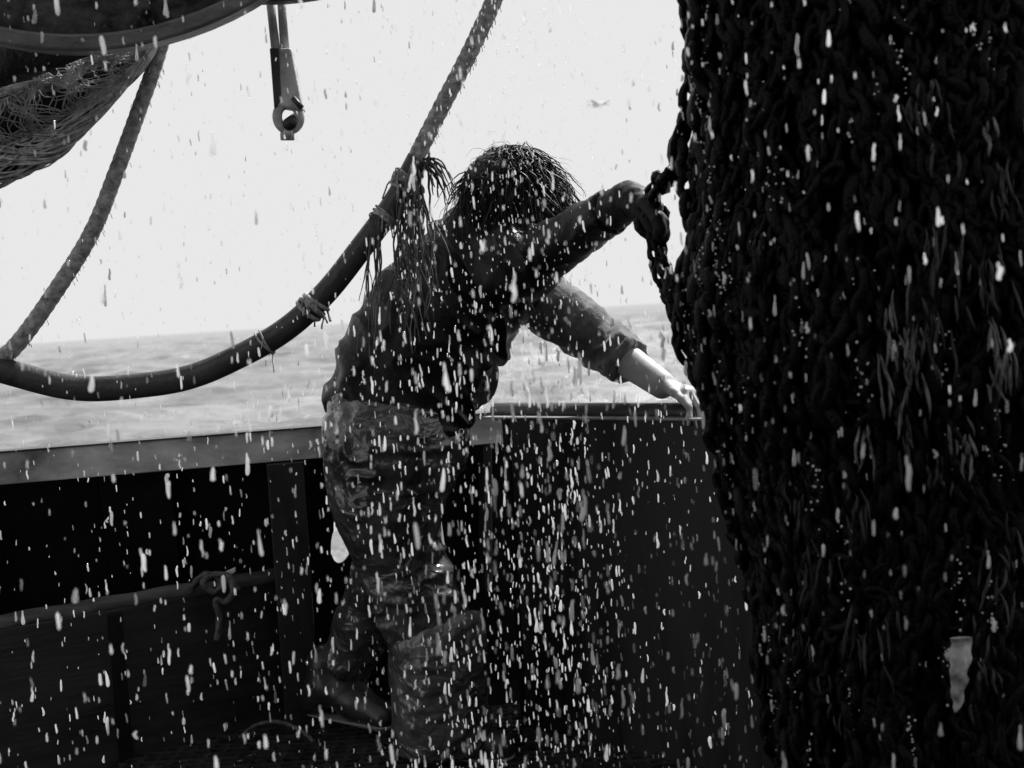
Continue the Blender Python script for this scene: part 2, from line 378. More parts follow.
# plate with an oval freeing hole
def holed_plate():
    mb = MB(); z0, z1 = 0.0, H - .006; o0, o1 = .40, .05
    def pt(s, z, th): t = (z - z0) / (z1 - z0); return onL(s, o0 + (o1 - o0) * t + th, z)
    hp = P(339, 532, 4.02); sc = (hp - A).dot(dL); zc = hp.z; rx, rz = .034, .075; N = 24
    q0, q1, za, zb = sc - .14, sc + .14, zc - .14, zc + .14
    def rect(s0, s1, a, b):
        vs = [pt(s0, a, 0), pt(s1, a, 0), pt(s1, b, 0), pt(s0, b, 0), pt(s0, a, .012), pt(s1, a, .012), pt(s1, b, .012), pt(s0, b, .012)]
        mb.add(vs, [(0, 1, 2, 3), (4, 7, 6, 5), (0, 4, 5, 1), (3, 2, 6, 7), (0, 3, 7, 4), (1, 5, 6, 2)])
    rect(LX0, q0, z0, z1); rect(q1, LX1 + .3, z0, z1); rect(q0, q1, z0, za); rect(q0, q1, zb, z1)
    inn, out = [], []
    for k in range(N):
        a = 2 * math.pi * k / N + math.pi / 4; c, s_ = math.cos(a), math.sin(a); m = max(abs(c), abs(s_))
        inn.append((sc + rx * c + .012 * s_, zc + rz * s_)); out.append((sc + .14 * c / m, zc + .14 * s_ / m))
    vs = [pt(a, b, th) for th in (0, .012) for a, b in inn + out]
    fs = []
    for k in range(N):
        j = (k + 1) % N
        fs += [(k, j, N + j, N + k), (2 * N + k, 3 * N + k, 3 * N + j, 2 * N + j), (k, 2 * N + k, 2 * N + j, j)]
    mb.add(vs, fs); return mb
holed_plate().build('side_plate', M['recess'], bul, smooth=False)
def sfor(px, d=3.75): return (P(px, 500, d) - A).dot(dL)
def gusset(px0, px1, z0, mt, o=.0):
    mb = MB(); slab(mb, sfor(px0), sfor(px1), [(.008 + o, H - .096), (.045, H - .096), (.43, z0), (.16 + o, z0)]); mb.build('bracket', mt, bul, smooth=False, bevel=.004)
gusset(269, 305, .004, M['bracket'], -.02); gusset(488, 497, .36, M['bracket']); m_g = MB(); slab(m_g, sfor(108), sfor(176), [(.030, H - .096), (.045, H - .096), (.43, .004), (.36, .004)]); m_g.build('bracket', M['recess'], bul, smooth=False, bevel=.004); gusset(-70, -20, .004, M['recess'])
# right bulwark panel
pan = thing('steel_panel', (.5, 3.1, 0), 'plain dark steel bulwark panel right of the fisherman, running under the hanging net', 'bulwark panel')
Ar = Vector((-.018, 3.60, 0)); Br = Vector((.465, 3.17, 0)); dR = (Br - Ar).normalized(); nR = Vector((-dR.y, dR.x, 0))
def onR(s, out, z): q = Ar + dR * s + nR * out; return Vector((q.x, q.y, z))
def slabR(mb, s0, s1, prof): mb.prism([onR(s0, o, z) for o, z in prof], dR * (s1 - s0))
m1 = MB(); slabR(m1, 0, 1.6, [(0, .0), (.012, .0), (.012, H - .01), (0, H - .01)]); m1.build('plate', M['panel'], pan, smooth=False)
m1 = MB(); slabR(m1, -.09, 1.6, [(-.008, H - .008), (.05, H - .008), (.05, H - .002), (-.008, H - .002)]); m1.build('cap', M['edge'], pan, smooth=False, bevel=.002)
m1 = MB(); m1.tube([onR(s / 10, .062, H + .006) for s in range(-1, 17)], .026, 14); m1.build('rubbing_rail', M['cap'], pan)
m1 = MB(); slabR(m1, 0, 1.6, [(-.012, .002), (-.001, .002), (-.001, .02), (-.012, .02)]); m1.build('weld_strip', M['bracket'], pan, smooth=False)
m1 = MB(); slabR(m1, -.02, .0, [(-.004, .002), (.03, .002), (.03, H - .012), (-.004, H - .012)]); m1.build('end_post', M['recess'], pan, smooth=False)
# low boards of the fish pound
bd = thing('pound_board', (-1.0, 3.6, 0), 'low dark wooden board wall with a rope knotted over its rounded top edge', 'board wall')
b0 = P(-60, 634, 3.33); b1 = P(290, 572, 3.86); b0.z = b1.z = .47
dB = (b1 - b0); dB.z = 0; LB = dB.length; dB.normalize(); nB = Vector((-dB.y, dB.x, 0))
for k, (za, zb) in enumerate([(.0, .45)]):
    mb = MB(); q = b0.copy(); q.z = 0
    mb.prism([q + nB * (-.012 + .0015 * k) + Vector((0, 0, za)), q + nB * .03 + Vector((0, 0, za)), q + nB * .03 + Vector((0, 0, zb)), q + nB * (-.012 + .0015 * k) + Vector((0, 0, zb))], dB * LB)
    mb.build('plank', M['board'], bd, smooth=False, bevel=.004)
mb = MB(); mb.tube([b0 + dB * LB * t / 30 + Vector((0, 0, -.008 + .002 * math.sin(t * 1.1))) + nB * .008 for t in range(31)], .024, 12); mb.build('top_rail', mat('worn_wood_top', .10, .75, .04, .18, 6, (.5, 1, 4), bump=.3), bd)
mb = MB(); q = b1.copy(); q.z = .235; mb.box(q + dB * .0 + nB * .005, (.03, .05, .49)); mb.build('end_post', M['board'], bd, smooth=False, bevel=.006)
mb = MB(); q = b0 + dB * (P(118, 600, 3.56) - b0).dot(dB) ; mb.box((q.x, q.y - .02, .22), (.035, .02, .44), Matrix.Rotation(math.atan2(dB.y, dB.x), 3, 'Z')); mb.build('batten', M['recess'], bd, smooth=False, bevel=.003)
# rope knot on the board
def rope(pts, r, n=120, tw=None, seg=12, mb=None, lobes=3, amp=.16):
    mb = mb or MB(); mb.tube(spline(pts, n), r, seg, twist=tw or 6.5 / (r * 6.28) * .35, lobes=lobes, amp=amp); return mb
kd = 3.68
mb = rope([P(190, 592, kd), P(197, 580, kd - .03), (P(208, 574, kd - .04)), P(222, 582, kd - .04), P(214, 592, kd - .05), P(203, 583, kd - .06), P(212, 575, kd - .05), P(228, 576, kd - .05), P(233, 590, kd - .06), P(226, 602, kd - .06), P(216, 600, kd - .07), P(219, 618, kd - .06), P(217, 640, kd - .06)], .0085, 140)
rope([P(186, 594, kd), P(205, 577, kd + .03), P(226, 580, kd + .05), P(240, 590, kd + .02)], .0085, 60, mb=mb)
tag(mb.build('rope_knot', M['wetrope']), 'knotted dark rope looped over the top of the low board', 'rope knot')
mb = MB(); c = P(226, 572, kd - .02); mb.prism([c + Vector(v) for v in [(-.02, 0, -.006), (.028, 0, .012), (.026, 0, -.004), (-.004, 0, -.016)]], (0, .012, 0))
tag(mb.build('plastic_scrap', M['white'], smooth=False, bevel=.003), 'small pale scrap stuck in the rope knot on the board', 'scrap')
mb = MB(); mb.torus(b1 + Vector((0, -.02, .0)), (.35, 1, .2), .022, .005, 20, 8, (1, 0, 0), 1.6)
tag(mb.build('rope_ring', M['rope']), 'thin rope loop hanging over the right end of the low board', 'rope loop')
mb = rope([P(240, 738, 3.62), P(255, 726, 3.66), P(278, 722, 3.68), P(300, 730, 3.66), P(314, 742, 3.6)], .006, 60)
tag(mb.build('deck_line', M['wetrope']), 'loose thin line lying on the deck left of the boot', 'rope')
# unseen wall and roof added behind the camera to block sky light
wh = thing('sky_blocker', (0, -1.8, 0), 'unseen dark wall and roof added to block sky light', 'sky_blocker')
mb = MB(); mb.box((0, -2.0, 1.6), (8, .1, 3.4)); mb.build('wall', M['blocker'], wh, smooth=False)
mb = MB(); mb.box((0, -1.6, 2.75), (8, 1.0, .08)); mb.build('roof', M['blocker'], wh, smooth=False)
# ================================================================== OVERHEAD GEAR
dr = thing('net_drum', P(50, -300, 2.6), 'dark net drum flange with lighter rim at the top left', 'net drum')
dc = P(62, -318, 2.6); rad = (P(62, 50, 2.6) - dc).length
fl = MB(); N = 96; ax = Vector((.05, -1, -.03)).normalized(); u = Vector((1, 0, 0)); u = (u - ax * u.dot(ax)).normalized(); v = ax.cross(u)
def ring(mb, r0, r1, y0, y1):
    vs = []
    for k in range(N):
        a = 2 * math.pi * k / N; d = u * math.cos(a) + v * math.sin(a)
        for r, y in ((r0, y0), (r1, y0), (r1, y1), (r0, y1)): vs.append(dc + d * r - ax * y)
    mb.add(vs, [(k * 4 + j, k * 4 + (j + 1) % 4, ((k + 1) % N) * 4 + (j + 1) % 4, ((k + 1) % N) * 4 + j) for k in range(N) for j in range(4)])
ring(fl, .12, rad - .028, .03, .045); fl.build('flange', M['flange'], dr)
fl = MB(); ring(fl, rad - .034, rad, -.012, .05); fl.build('rim', M['rim'], dr, smooth=False, bevel=.006)
fl = MB(); fl.tube([dc - ax * (-.02), dc - ax * .9], .2, 32); fl.build('barrel', M['flange'], dr)
fl = MB()
for k in range(12):
    a = 2 * math.pi * k / 12 + .16; d = u * math.cos(a) + v * math.sin(a); fl.tube([dc + d * .1 + ax * -.018, dc + d * (rad - .03) + ax * -.018], .014, 8)
fl.build('spokes', M['flange'], dr)
mb = MB(); pc = P(262, -300, 2.7); rr_ = (P(262, 5, 2.7) - pc).length; mb.torus(pc, (0, -1, 0), rr_ - .05, .05, 120, 14)
tag(mb.build('guard_hoop', M['hose']), 'dark curved guard hoop just dipping into the top edge of the picture', 'hoop')
# bundle of netting hanging behind the flange
nb = thing('net_bundle', P(20, 100, 2.9), 'bundle of pale netting sagging below the net drum with roped edges', 'netting')
lowp = [P(-60, 178, 2.95), P(0, 160, 2.93), P(45, 142, 2.92), P(85, 113, 2.92), P(120, 82, 2.93), P(146, 55, 2.95), P(156, 34, 2.98)]
lr = [.052, .050, .042, .026, .016, .013, .012]
sp = spline(lowp, 80); rs = np.interp(np.linspace(0, 6, 81), range(7), lr)
def twisted_bundle(sp, rs, n, rt, mt, name, turns=3, parent=nb, jit=.12):
    mb = MB(); T = [(sp[min(i + 1, len(sp) - 1)] - sp[max(i - 1, 0)]).normalized() for i in range(len(sp))]
    uu = T[0].orthogonal().normalized(); fr = []
    for t in T:
        uu = (uu - t * uu.dot(t)).normalized(); fr.append((uu.copy(), t.cross(uu)))
    for k in range(n):
        a0 = random.uniform(0, 6.28); q = random.uniform(.82, 1.05); tn = turns * random.uniform(.6, 1.4) * random.choice((1, 1, 1, -1)); w1 = random.uniform(3, 8); p1 = random.uniform(0, 6)
        pts = []
        for i in range(0, len(sp), 2):
            s_ = i / len(sp); a = a0 + tn * s_ + .25 * math.sin(w1 * s_ * 3 + p1); r = rs[i] * (q + jit * math.sin(w1 * 4 * s_ + p1))
            pts.append(sp[i] + (fr[i][0] * math.cos(a) + fr[i][1] * math.sin(a)) * r)
        mb.tube(pts, rt * random.uniform(.7, 1.3), 5)
    return mb.build(name, mt, parent)
mb = MB(); mb.tube(sp, list(rs * .85), 12); mb.build('roll_core', M['darknet'], nb)
mb = MB(); wsp = spline([P(-90, 74, 2.98), P(-20, 70, 2.98), P(40, 58, 2.98), P(90, 48, 2.98), P(140, 38, 2.98)], 60); mb.tube([p + Vector(mn.noise_vector(p * 12)) * .01 for p in wsp], list(np.interp(np.linspace(0, 1, 61), [0, .6, 1], [.085, .05, .02])), 20, jit=.05); mb.build('inner_roll', M['darknet'], nb)
twisted_bundle(sp, rs, 110, .0028, M['rope2'], 'edge_roll', 5)
up = spline([P(-60, 112, 2.85), P(0, 100, 2.86), P(40, 86, 2.87), P(75, 76, 2.9), P(115, 58, 2.95)], 60)
ru = list(np.interp(np.linspace(0, 4, 61), range(5), [.024, .022, .013, .008, .004]))
twisted_bundle(up, np.array(ru), 40, .0024, M['rope2'], 'upper_roll', 4)
# web between the rolls
web = MB()
def wp(s, t):
    a = sp[min(80, int(s * 80))]; b = up[min(60, int(s * 60))] if s < .98 else P(150, 40, 2.95)
    top = P(-60 + 215 * s, 70 - 34 * s, 2.88)
    q = a.lerp(b.lerp(top, s ** 1.5), t); q = q + Vector((0, -.05 * math.sin(math.pi * t), -.01 * math.sin(math.pi * t)))
    return q + Vector(mn.noise_vector(q * 14)) * .006
def web_core():
    n, m_ = 40, 12; vs = [wp(i / n, j / m_) + Vector((0, .045, 0)) for i in range(n + 1) for j in range(m_ + 1)]
    vs += [p + Vector((0, .02, 0)) for p in vs]
    K = (n + 1) * (m_ + 1); fs = []
    for i in range(n):
        for j in range(m_):
            a = i * (m_ + 1) + j; b = a + m_ + 1; fs += [(a, b, b + 1, a + 1), (K + a, K + a + 1, K + b + 1, K + b)]
    return MB().add(vs, fs)
web_core().build('folded_net', M['darknet'], nb)
for k in range(-14, 58):
    for sg in (1, -1):
        for lay in (0, 1):
            pts = []
            for j in range(14):
                t = j / 13; s_ = (k + sg * 9 * t + 3 * math.sin(k * .7 + lay)) / 46 + .012 * math.sin(j * 1.3 + k + lay * 2)
                if 0 <= s_ <= .97: pts.append(wp(s_, t) + Vector((0, -.008 + .022 * lay, 0)) + Vector((random.uniform(-1, 1), 0, random.uniform(-1, 1))) * .001)
            if len(pts) > 2: web.tube(pts, .0013, 4)
web.build('web', M['twine'], nb)
# left rope
lp = [P(168, 20, 2.98), P(156, 62, 2.98), P(139, 110, 2.98), P(117, 170, 2.99), P(92, 232, 3.0), P(55, 292, 3.0), P(18, 343, 3.0), P(-8, 366, 3.0)]
mb = rope(lp, [float(x) for x in np.interp(np.linspace(0, 1, 241), [0, 1], [.0165, .020])], 240, tw=95, amp=.04)
for k in range(260):
    i = random.randrange(5, 236); q = spline(lp, 240)[i] if False else None
ls = spline(lp, 240)
for k in range(170):
    q = ls[random.randrange(4, 238)]; d = Vector((random.gauss(0, 1), random.gauss(0, 1), random.gauss(0, 1))).normalized()
    mb.tube([q + d * .014, q + d * .021 + Vector((0, 0, -.003)), q + d * .024 + Vector((0, 0, -.011))], .0008, 3)
tag(mb.build('hanging_rope', M['rope']), 'twisted grey rope slanting down from the net drum to the hose at left', 'rope')
# hose with sleeve and rope core
hs = thing('hose_line', P(110, 385, 3.0), 'dark hose curving low across the sea and continuing up as a textured rope', 'hose')
hp = [P(-70, 336, 3.0), P(-30, 358, 3.0), P(12, 374, 3.0), P(60, 386, 3.0), P(110, 388, 3.0), P(170, 381, 3.0), P(225, 364, 3.0), P(280, 334, 3.0), P(325, 294, 3.0), P(362, 246, 3.0), P(392, 203, 3.0), P(418, 158, 3.0)]
hsp = [p + Vector(mn.noise_vector(p * 5)) * .007 for p in spline(hp, 200)]; rh = [.031 - .004 * (i / 200) for i in range(201)]
mb = MB(); mb.tube(hsp, rh, 20); mb.build('sleeve', M['hose'], hs)
rp = [P(405, 182, 3.0), P(420, 150, 3.0), P(441, 108, 3.0), P(466, 60, 3.0), P(486, 18, 3.0), P(505, -25, 3.0)]
mb = MB(); rsp = spline(rp, 160); mb.tube(rsp, .0195, 14, twist=90, lobes=3, amp=.06)
for k in range(200):
    q = rsp[random.randrange(4, 158)]; d = Vector((random.gauss(0, 1), random.gauss(0, 1), random.gauss(0, 1))).normalized()
    mb.tube([q + d * .014, q + d * .021, q + d * .023 + Vector((0, 0, -.010))], .0009, 3)
mb.build('rope', M['rope'], hs)
def lash(i, n, name='lashing', rr=.005, ends=8, L=.05, spread=1.0, r=None):
    T = (hsp[i + 1] - hsp[i - 1]).normalized(); mb = MB(); r = r or rh[i] + .003
    for k in range(n):
        c = hsp[i] + T * (k - n / 2) * rr * 1.7 * spread; tl = (T + Vector((random.gauss(0, .12), random.gauss(0, .12), random.gauss(0, .12)))).normalized()
        mb.torus(c, tl, r, rr, 26, 7)
    for k in range(ends):
        a = random.uniform(0, 6.28); d = T.orthogonal().normalized(); d = Matrix.Rotation(a, 3, T) @ d
        p = hsp[i] + d * r + T * random.uniform(-1, 1) * n * rr; pts = [p]; vel = d * .8 + T * random.uniform(-.6, .6)
        l = L * random.uniform(.4, 1.2)
        for _ in range(6):
            vel = vel * .65 + Vector((random.gauss(0, .15), random.gauss(0, .15), -.45)); pts.append(pts[-1] + vel.normalized() * l / 6)
        mb.tube(pts, rr * .45, 5)
    mb.build(name, M['rope'], hs); return mb
lash(141, 4, rr=.0055, ends=14, L=.035); lash(122, 2, rr=.0028, ends=3, L=.05, spread=.7); 
lash(176, 4, rr=.0035, ends=9, L=.05); lash(191, 5, rr=.0045, ends=16, L=.06)
# frayed strands hanging from the join
fr = MB()
def strand(p, L, r, drift=0, n=14, curl=.6, v0=(0, 0, -1)):
    pts = [Vector(p)]; vel = Vector(v0); ph = random.uniform(0, 6)
    for k in range(n):
        vel = vel * .75 + Vector((drift + curl * random.gauss(0, .5), curl * random.gauss(0, .5), -.5)); pts.append(pts[-1] + vel.normalized() * L / n)
    fr.tube(pts, [r * (1 - .55 * k / n) * random.uniform(.8, 1.2) for k in range(n + 1)], 5)
for k in range(32):
    i = random.randint(180, 200); p = hsp[i] + Vector((random.uniform(-.01, .035), random.uniform(-.035, -.01), random.uniform(-.02, .02)))
    strand(p, random.uniform(.10, .40) if k % 3 else random.uniform(.05, .13), random.uniform(.0014, .0044), random.uniform(-.06, .04))
for k in range(18):
    strand(P(425, 160, 2.98) + Vector((random.uniform(-.01, .02), 0, random.uniform(-.02, .01))), random.uniform(.05, .12), random.uniform(.002, .0035), .05, 9, .5, (1, 0, .2))
for k in range(16):
    strand(P(378, 222, 2.97) + Vector((random.uniform(-.02, .01), 0, random.uniform(-.02, .02))), random.uniform(.12, .34), random.uniform(.0016, .003), -.07, 14, .3, (.1, 0, -1))
for k in range(10):
    strand(P(404, 250, 2.97) + Vector((random.uniform(-.02, .015), 0, random.uniform(-.05, .05))), random.uniform(.10, .22), random.uniform(.0016, .003), -.01)
for k in range(12): strand(P(409 + random.gauss(0, 4), 175, 2.95), random.uniform(.25, .40), random.uniform(.002, .0045), random.gauss(-.005, .03), 18, .55)
fr.build('frayed_strands', M['fray'], hs)
# wire socket
sk = thing('wire_socket', P(285, 60, 2.8), 'grey steel wire socket with a ring eye hanging from two wires', 'wire socket')
for a, b in ((268, 276), (280, 285)):
    mb = MB(); mb.tube([P(a, -20, 2.8), P(b, 52, 2.8)], .0095, 12, twist=160, lobes=6, amp=.05); mb.build('wire', M['steel'], sk)
mb = MB(); q = [P(271, 48, 2.775), P(291, 48, 2.775), P(303, 110, 2.775), P(275, 106, 2.775)]; mb.prism(q, (0, .045, 0)); mb.build('socket_body', M['steel'], sk, smooth=False, bevel=.005)
mb = MB(); q = [P(269.5, 48, 2.772), P(279, 48, 2.772), P(281, 100, 2.772), P(274, 108, 2.772)]; mb.prism(q, (0, .05, 0)); mb.build('side_cheek', M['steeld'], sk, smooth=False, bevel=.002)
mb = MB(); mb.torus(P(288.5, 117, 2.79), (.15, -1, 0), .024, .0105, 36, 12, (0, 0, 1), 1.15); mb.build('eye', M['steel'], sk)
mb = MB(); mb.tube([P(289, 124, 2.76), P(296, 119, 2.84)], .014, 12); mb.tube([P(293, 98, 2.765), P(302, 108, 2.765)], .006, 8); mb.build('pin', M['steeld'], sk)
mb = MB(); mb.tube([P(281, 136, 2.79), P(294, 136, 2.79)], .010, 10); mb.ball(P(288, 133, 2.775), .011); mb.build('shackle_foot', M['steel'], sk)
# ================================================================== HANGING NET
nt_ = thing('hanging_net', (.80, 2.35, 0), 'huge black wet rope net full of catch, hanging at the right edge', 'net')
edge = [(-80, 695), (0, 692), (60, 690), (110, 693), (150, 684), (190, 692), (240, 686), (285, 682), (330, 686), (380, 695), (430, 712), (490, 730), (560, 748), (620, 756), (700, 770), (768, 777), (860, 790)]
CX, CY = .80, 2.35
zs, rs_ = [], []
for py, px in edge:
    q = P(px, py, CY); zs.append(q.z); rs_.append(CX - q.x)
zs = np.array(zs[::-1]); rs_ = np.array(rs_[::-1])
def netr(z): return float(np.interp(z, zs, rs_)) - .028
def netp(th, z, off=0):
    a = netr(z) + off + (.0 * math.exp(-((z - 1.435) / .11) ** 2) * max(0, -math.cos(th)) ** 5 if off > -.05 else 0); return Vector((CX + a * math.cos(th), CY + a * .72 * math.sin(th), z))
ZB, ZT = float(zs[0]) , float(zs[-1])
# lumpy core
n, m_ = 140, 120; vs = []
for j in range(m_ + 1):
    z = ZB + (ZT - ZB) * j / m_
    for i in range(n):
        th = 2 * math.pi * i / n; q = netp(th, z)
        lump = mn.fractal(q * 7, 1.0, 2.0, 4) * .03
        inset = .085 if z > 1.15 else .035
        vs.append(netp(th, z, -inset + lump))
fs = [(j * n + i, j * n + (i + 1) % n, (j + 1) * n + (i + 1) % n, (j + 1) * n + i) for j in range(m_) for i in range(n)] + [tuple(range(n))[::-1], tuple(range(m_ * n, (m_ + 1) * n))]
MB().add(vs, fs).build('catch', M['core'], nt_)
# chains of rope links, template link
def link_template(k, rs=6, seg=12):
    mb = MB(); mb.torus((0, 0, 0), (0, 1, 0), .0120, .0080, seg, rs, (0, 0, 1), k)
    return np.array([list(v) for v in mb.v]), np.array(mb.f)
LT = link_template(1.9)
accV, accF, cntv = [], [], 0
def put_link(c, up, nrm, scale, jit=.15):
    global cntv
    up = up.normalized(); x = nrm.cross(up).normalized(); y = up.cross(x)
    Mx = np.array([list(x), list(y), list(up)]); v = LT[0] * scale * (1 + rng.normal(0, jit, (1, 3)) * np.array([1, 1, .6])) + rng.normal(0, .0009, LT[0].shape)
    accV.append(v @ Mx + np.array(list(c))); accF.append(LT[1] + cntv); cntv += len(v)
def chain(pts, pitch=.034, scale=1.0):
    """links laid end to end along pts"""
    L = [0]
    for a, b in zip(pts, pts[1:]): L.append(L[-1] + (b - a).length)
    s_, k = 0, random.randint(0, 1)
    P_ = np.array([list(p) for p in pts])
    while s_ < L[-1]:
        c = Vector([np.interp(s_, L, P_[:, i]) for i in range(3)]); c2 = Vector([np.interp(min(s_ + .02, L[-1]), L, P_[:, i]) for i in range(3)]); c0 = Vector([np.interp(max(s_ - .02, 0), L, P_[:, i]) for i in range(3)])
        up = (c2 - c0) + Vector((random.gauss(0, .005), random.gauss(0, .005), 0))
        nrm = Vector((c.x - CX, (c.y - CY) * 1.5, 0)).normalized(); side = up.normalized().cross(nrm)
        tw = (1 if k % 2 else -1) * (.7 + random.gauss(0, .25)); nn = nrm * math.cos(tw) + side * math.sin(tw)
        put_link(c, up, nn, scale * random.uniform(.85, 1.2)); s_ += pitch * scale; k += 1
ncol = 72
for c in range(ncol):
    th0 = math.pi * .80 + (2 * math.pi * .75) * c / ncol + random.gauss(0, .012)      # back-left round to the front and right
    if th0 > math.pi * 2.12: continue
    off0 = random.uniform(-.034, .026); ph = random.uniform(0, 6); pts = []
    for j in range(70):
        z = ZB + .05 + (ZT - ZB - .05) * j / 69
        th = th0 + .08 * math.sin(z * 6 + ph) + .045 * math.sin(z * 15 + 2 * ph) + .16 * (mn.noise(Vector((th0 * 3, z * 4, 1))))
        pts.append(netp(th, z, off0 + .016 * math.sin(z * 9 + ph) + .02 * mn.noise(Vector((th0 * 9, z * 11, 5))) - .004))
    chain(pts, .034 * random.uniform(.9, 1.15), random.uniform(.8, 1.4))
# cross loops hanging between columns
for c in range(210):
    th0 = random.uniform(math.pi * .85, math.pi * 1.95); z0 = random.uniform(ZB + .1, ZT - .05); dth = random.uniform(.08, .25) * random.choice((-1, 1)); sag = random.uniform(.06, .22)
    pts = [netp(th0 + dth * t / 8, z0 - sag * math.sin(math.pi * min(1, t / 8 * 1.0)) * (1 if t < 9 else 1), random.uniform(-.006, .012)) for t in range(9)]
    chain(pts, .032, random.uniform(.75, 1.1))
# loose chains at the grip
chain(spline([P(664, 176, 2.52), P(658, 190, 2.58), P(655, 215, 2.62), P(660, 250, 2.6), P(672, 290, 2.52), P(690, 330, 2.45)], 30), .032, 1.0)
chain(spline([P(646, 226, 2.63), P(652, 245, 2.62), P(656, 268, 2.6), P(668, 300, 2.55), P(682, 340, 2.48)], 24), .032, .9)
chain(spline([P(646, 200, 2.64), P(656, 186, 2.62), P(672, 176, 2.54), P(694, 160, 2.45)], 20), .030, .8)
V = np.concatenate(accV); Fq = np.concatenate(accF)
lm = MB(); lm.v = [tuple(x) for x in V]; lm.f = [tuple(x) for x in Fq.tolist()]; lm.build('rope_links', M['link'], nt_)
# fibre tufts on the net
def tuft(px, py, n, L, spread, m, d=None, r=.0023, fan=.42):
    mb = MB()
    for d_ in np.arange(1.6, 2.8, .01):                # walk in to the bag surface
        q = P(px, py, float(d_)); a = netr(q.z)
        if ((q.x - CX) / a) ** 2 + ((q.y - CY) / (a * .72)) ** 2 < 1.04: break
    q = P(px, py, float(d_) - .03)
    for k in range(int(n * .65)):
        p = q + Vector((random.gauss(0, spread), random.uniform(-.012, .01), random.gauss(0, spread * 1.5))); v = Vector((random.gauss(0, fan * .7), -.1, -1)); pts = [p]; l = L * random.uniform(.25, .8)
        for _ in range(7):
            v = v.normalized() + Vector((random.gauss(0, .16), random.gauss(0, .2), -.22)); pts.append(pts[-1] + v.normalized() * l / 7)
        mb.tube(pts, [r * 1.3 * (.25, .7, 1, 1.1, 1, .8, .5, .15)[i] * (.8 + .4 * ((k * 7) % 5) / 5) for i in range(8)], 4)
    tag(mb.build('fibre_tuft', m, nt_), kind='stuff')
for a in [(1002, 350, 34, .09, .022, M['tuft']), (905, 350, 50, .10, .024, M['tuft']), (928, 320, 16, .12, .012, M['tuft2']), (966, 432, 22, .06, .014, M['tuft']), (862, 430, 9, .11, .005, M['tuft']),
          (985, 262, 28, .09, .02, M['tuft2']), (945, 235, 22, .10, .02, M['tuft2']), (760, 236, 10, .04, .006, M['tuft2']), (925, 100, 30, .07, .02, M['tuft2']), (988, 128, 8, .05, .005, M['tuft']),
          (1008, 200, 30, .09, .02, M['tuft2']), (800, 500, 14, .08, .015, M['tuft2']), (858, 500, 14, .12, .01, M['tuft2']), (820, 560, 18, .1, .02, M['tuft2']), (938, 470, 16, .06, .012, M['tuft2']),
          (870, 620, 20, .1, .02, M['tuft2']), (800, 640, 14, .08, .015, M['tuft2']), (1000, 560, 20, .1, .02, M['tuft2']), (905, 420, 20, .08, .02, M['tuft2']), (985, 655, 20, .08, .02, M['tuft2']), (840, 700, 16, .08, .02, M['tuft2'])]:
    tuft(*a)
# pale fish caught in the net
fb = MB(); q0 = P(961, 638, 1.99); q1 = P(957, 712, 1.98)
sp_ = [q0.lerp(q1, t / 14) for t in range(15)]
vs = []
for i, p in enumerate(sp_):
    t = i / 14; wd = (.0185 * (1 - t) ** .55 * (1 if t > .08 else .8) + .002) * (1 + random.uniform(-.10, .10)); p = p + Vector((.002 * math.sin(i * 1.7), 0, 0))
    for k in range(12):
        a = 2 * math.pi * k / 12; vs.append(p + Vector((math.cos(a) * wd, math.sin(a) * wd * .45, 0)))
fs = [(i * 12 + k, i * 12 + (k + 1) % 12, (i + 1) * 12 + (k + 1) % 12, (i + 1) * 12 + k) for i in range(14) for k in range(12)] + [tuple(range(12)), tuple(range(168, 180))]
fb.add(vs, fs); c = P(945, 655, 1.985); fb.prism([c + Vector(v) for v in [(0, 0, 0), (.022, 0, .012), (.022, 0, -.012), (.004, 0, -.010)]], (0, .006, 0))
tag(fb.build('fish', M['fish']), 'small pale pointed fish sticking head-down out of the black net', 'fish')
# ================================================================== FISHERMAN
per = thing('person', P(420, 760, 3.45), 'person in dark sweater and oilskin trousers bending to the net, wet hair over the face', 'person')
W = lambda x, y, d: np.array(P(x, y, d))
neck0 = W(480, 243, 3.32); head = W(512, 194, 3.27)
shR = W(528, 262, 3.16); elR = W(586, 228, 2.93); wrR = W(628, 201, 2.72)
shL = W(520, 284, 3.50); elL = W(598, 340, 3.50); wrL = W(662, 385, 3.31)
hipR = W(394, 440, 3.30); hipL = W(404, 445, 3.46); knR = W(428, 598, 3.36); anR = W(438, 752, 3.42)
knL = W(375, 600, 3.62); anL = W(327, 690, 3.72)
pel = W(400, 432, 3.37); wai = W(415, 372, 3.38); che = W(456, 300, 3.34)
Fh = Vector((.72, .30, -.62)).normalized(); Uh = (Vector((0, 0, 1)) - Fh * Fh.z).normalized(); Rh = Fh.cross(Uh)
Fn, Un, Rn = np.array(Fh), np.array(Uh), np.array(Rh)
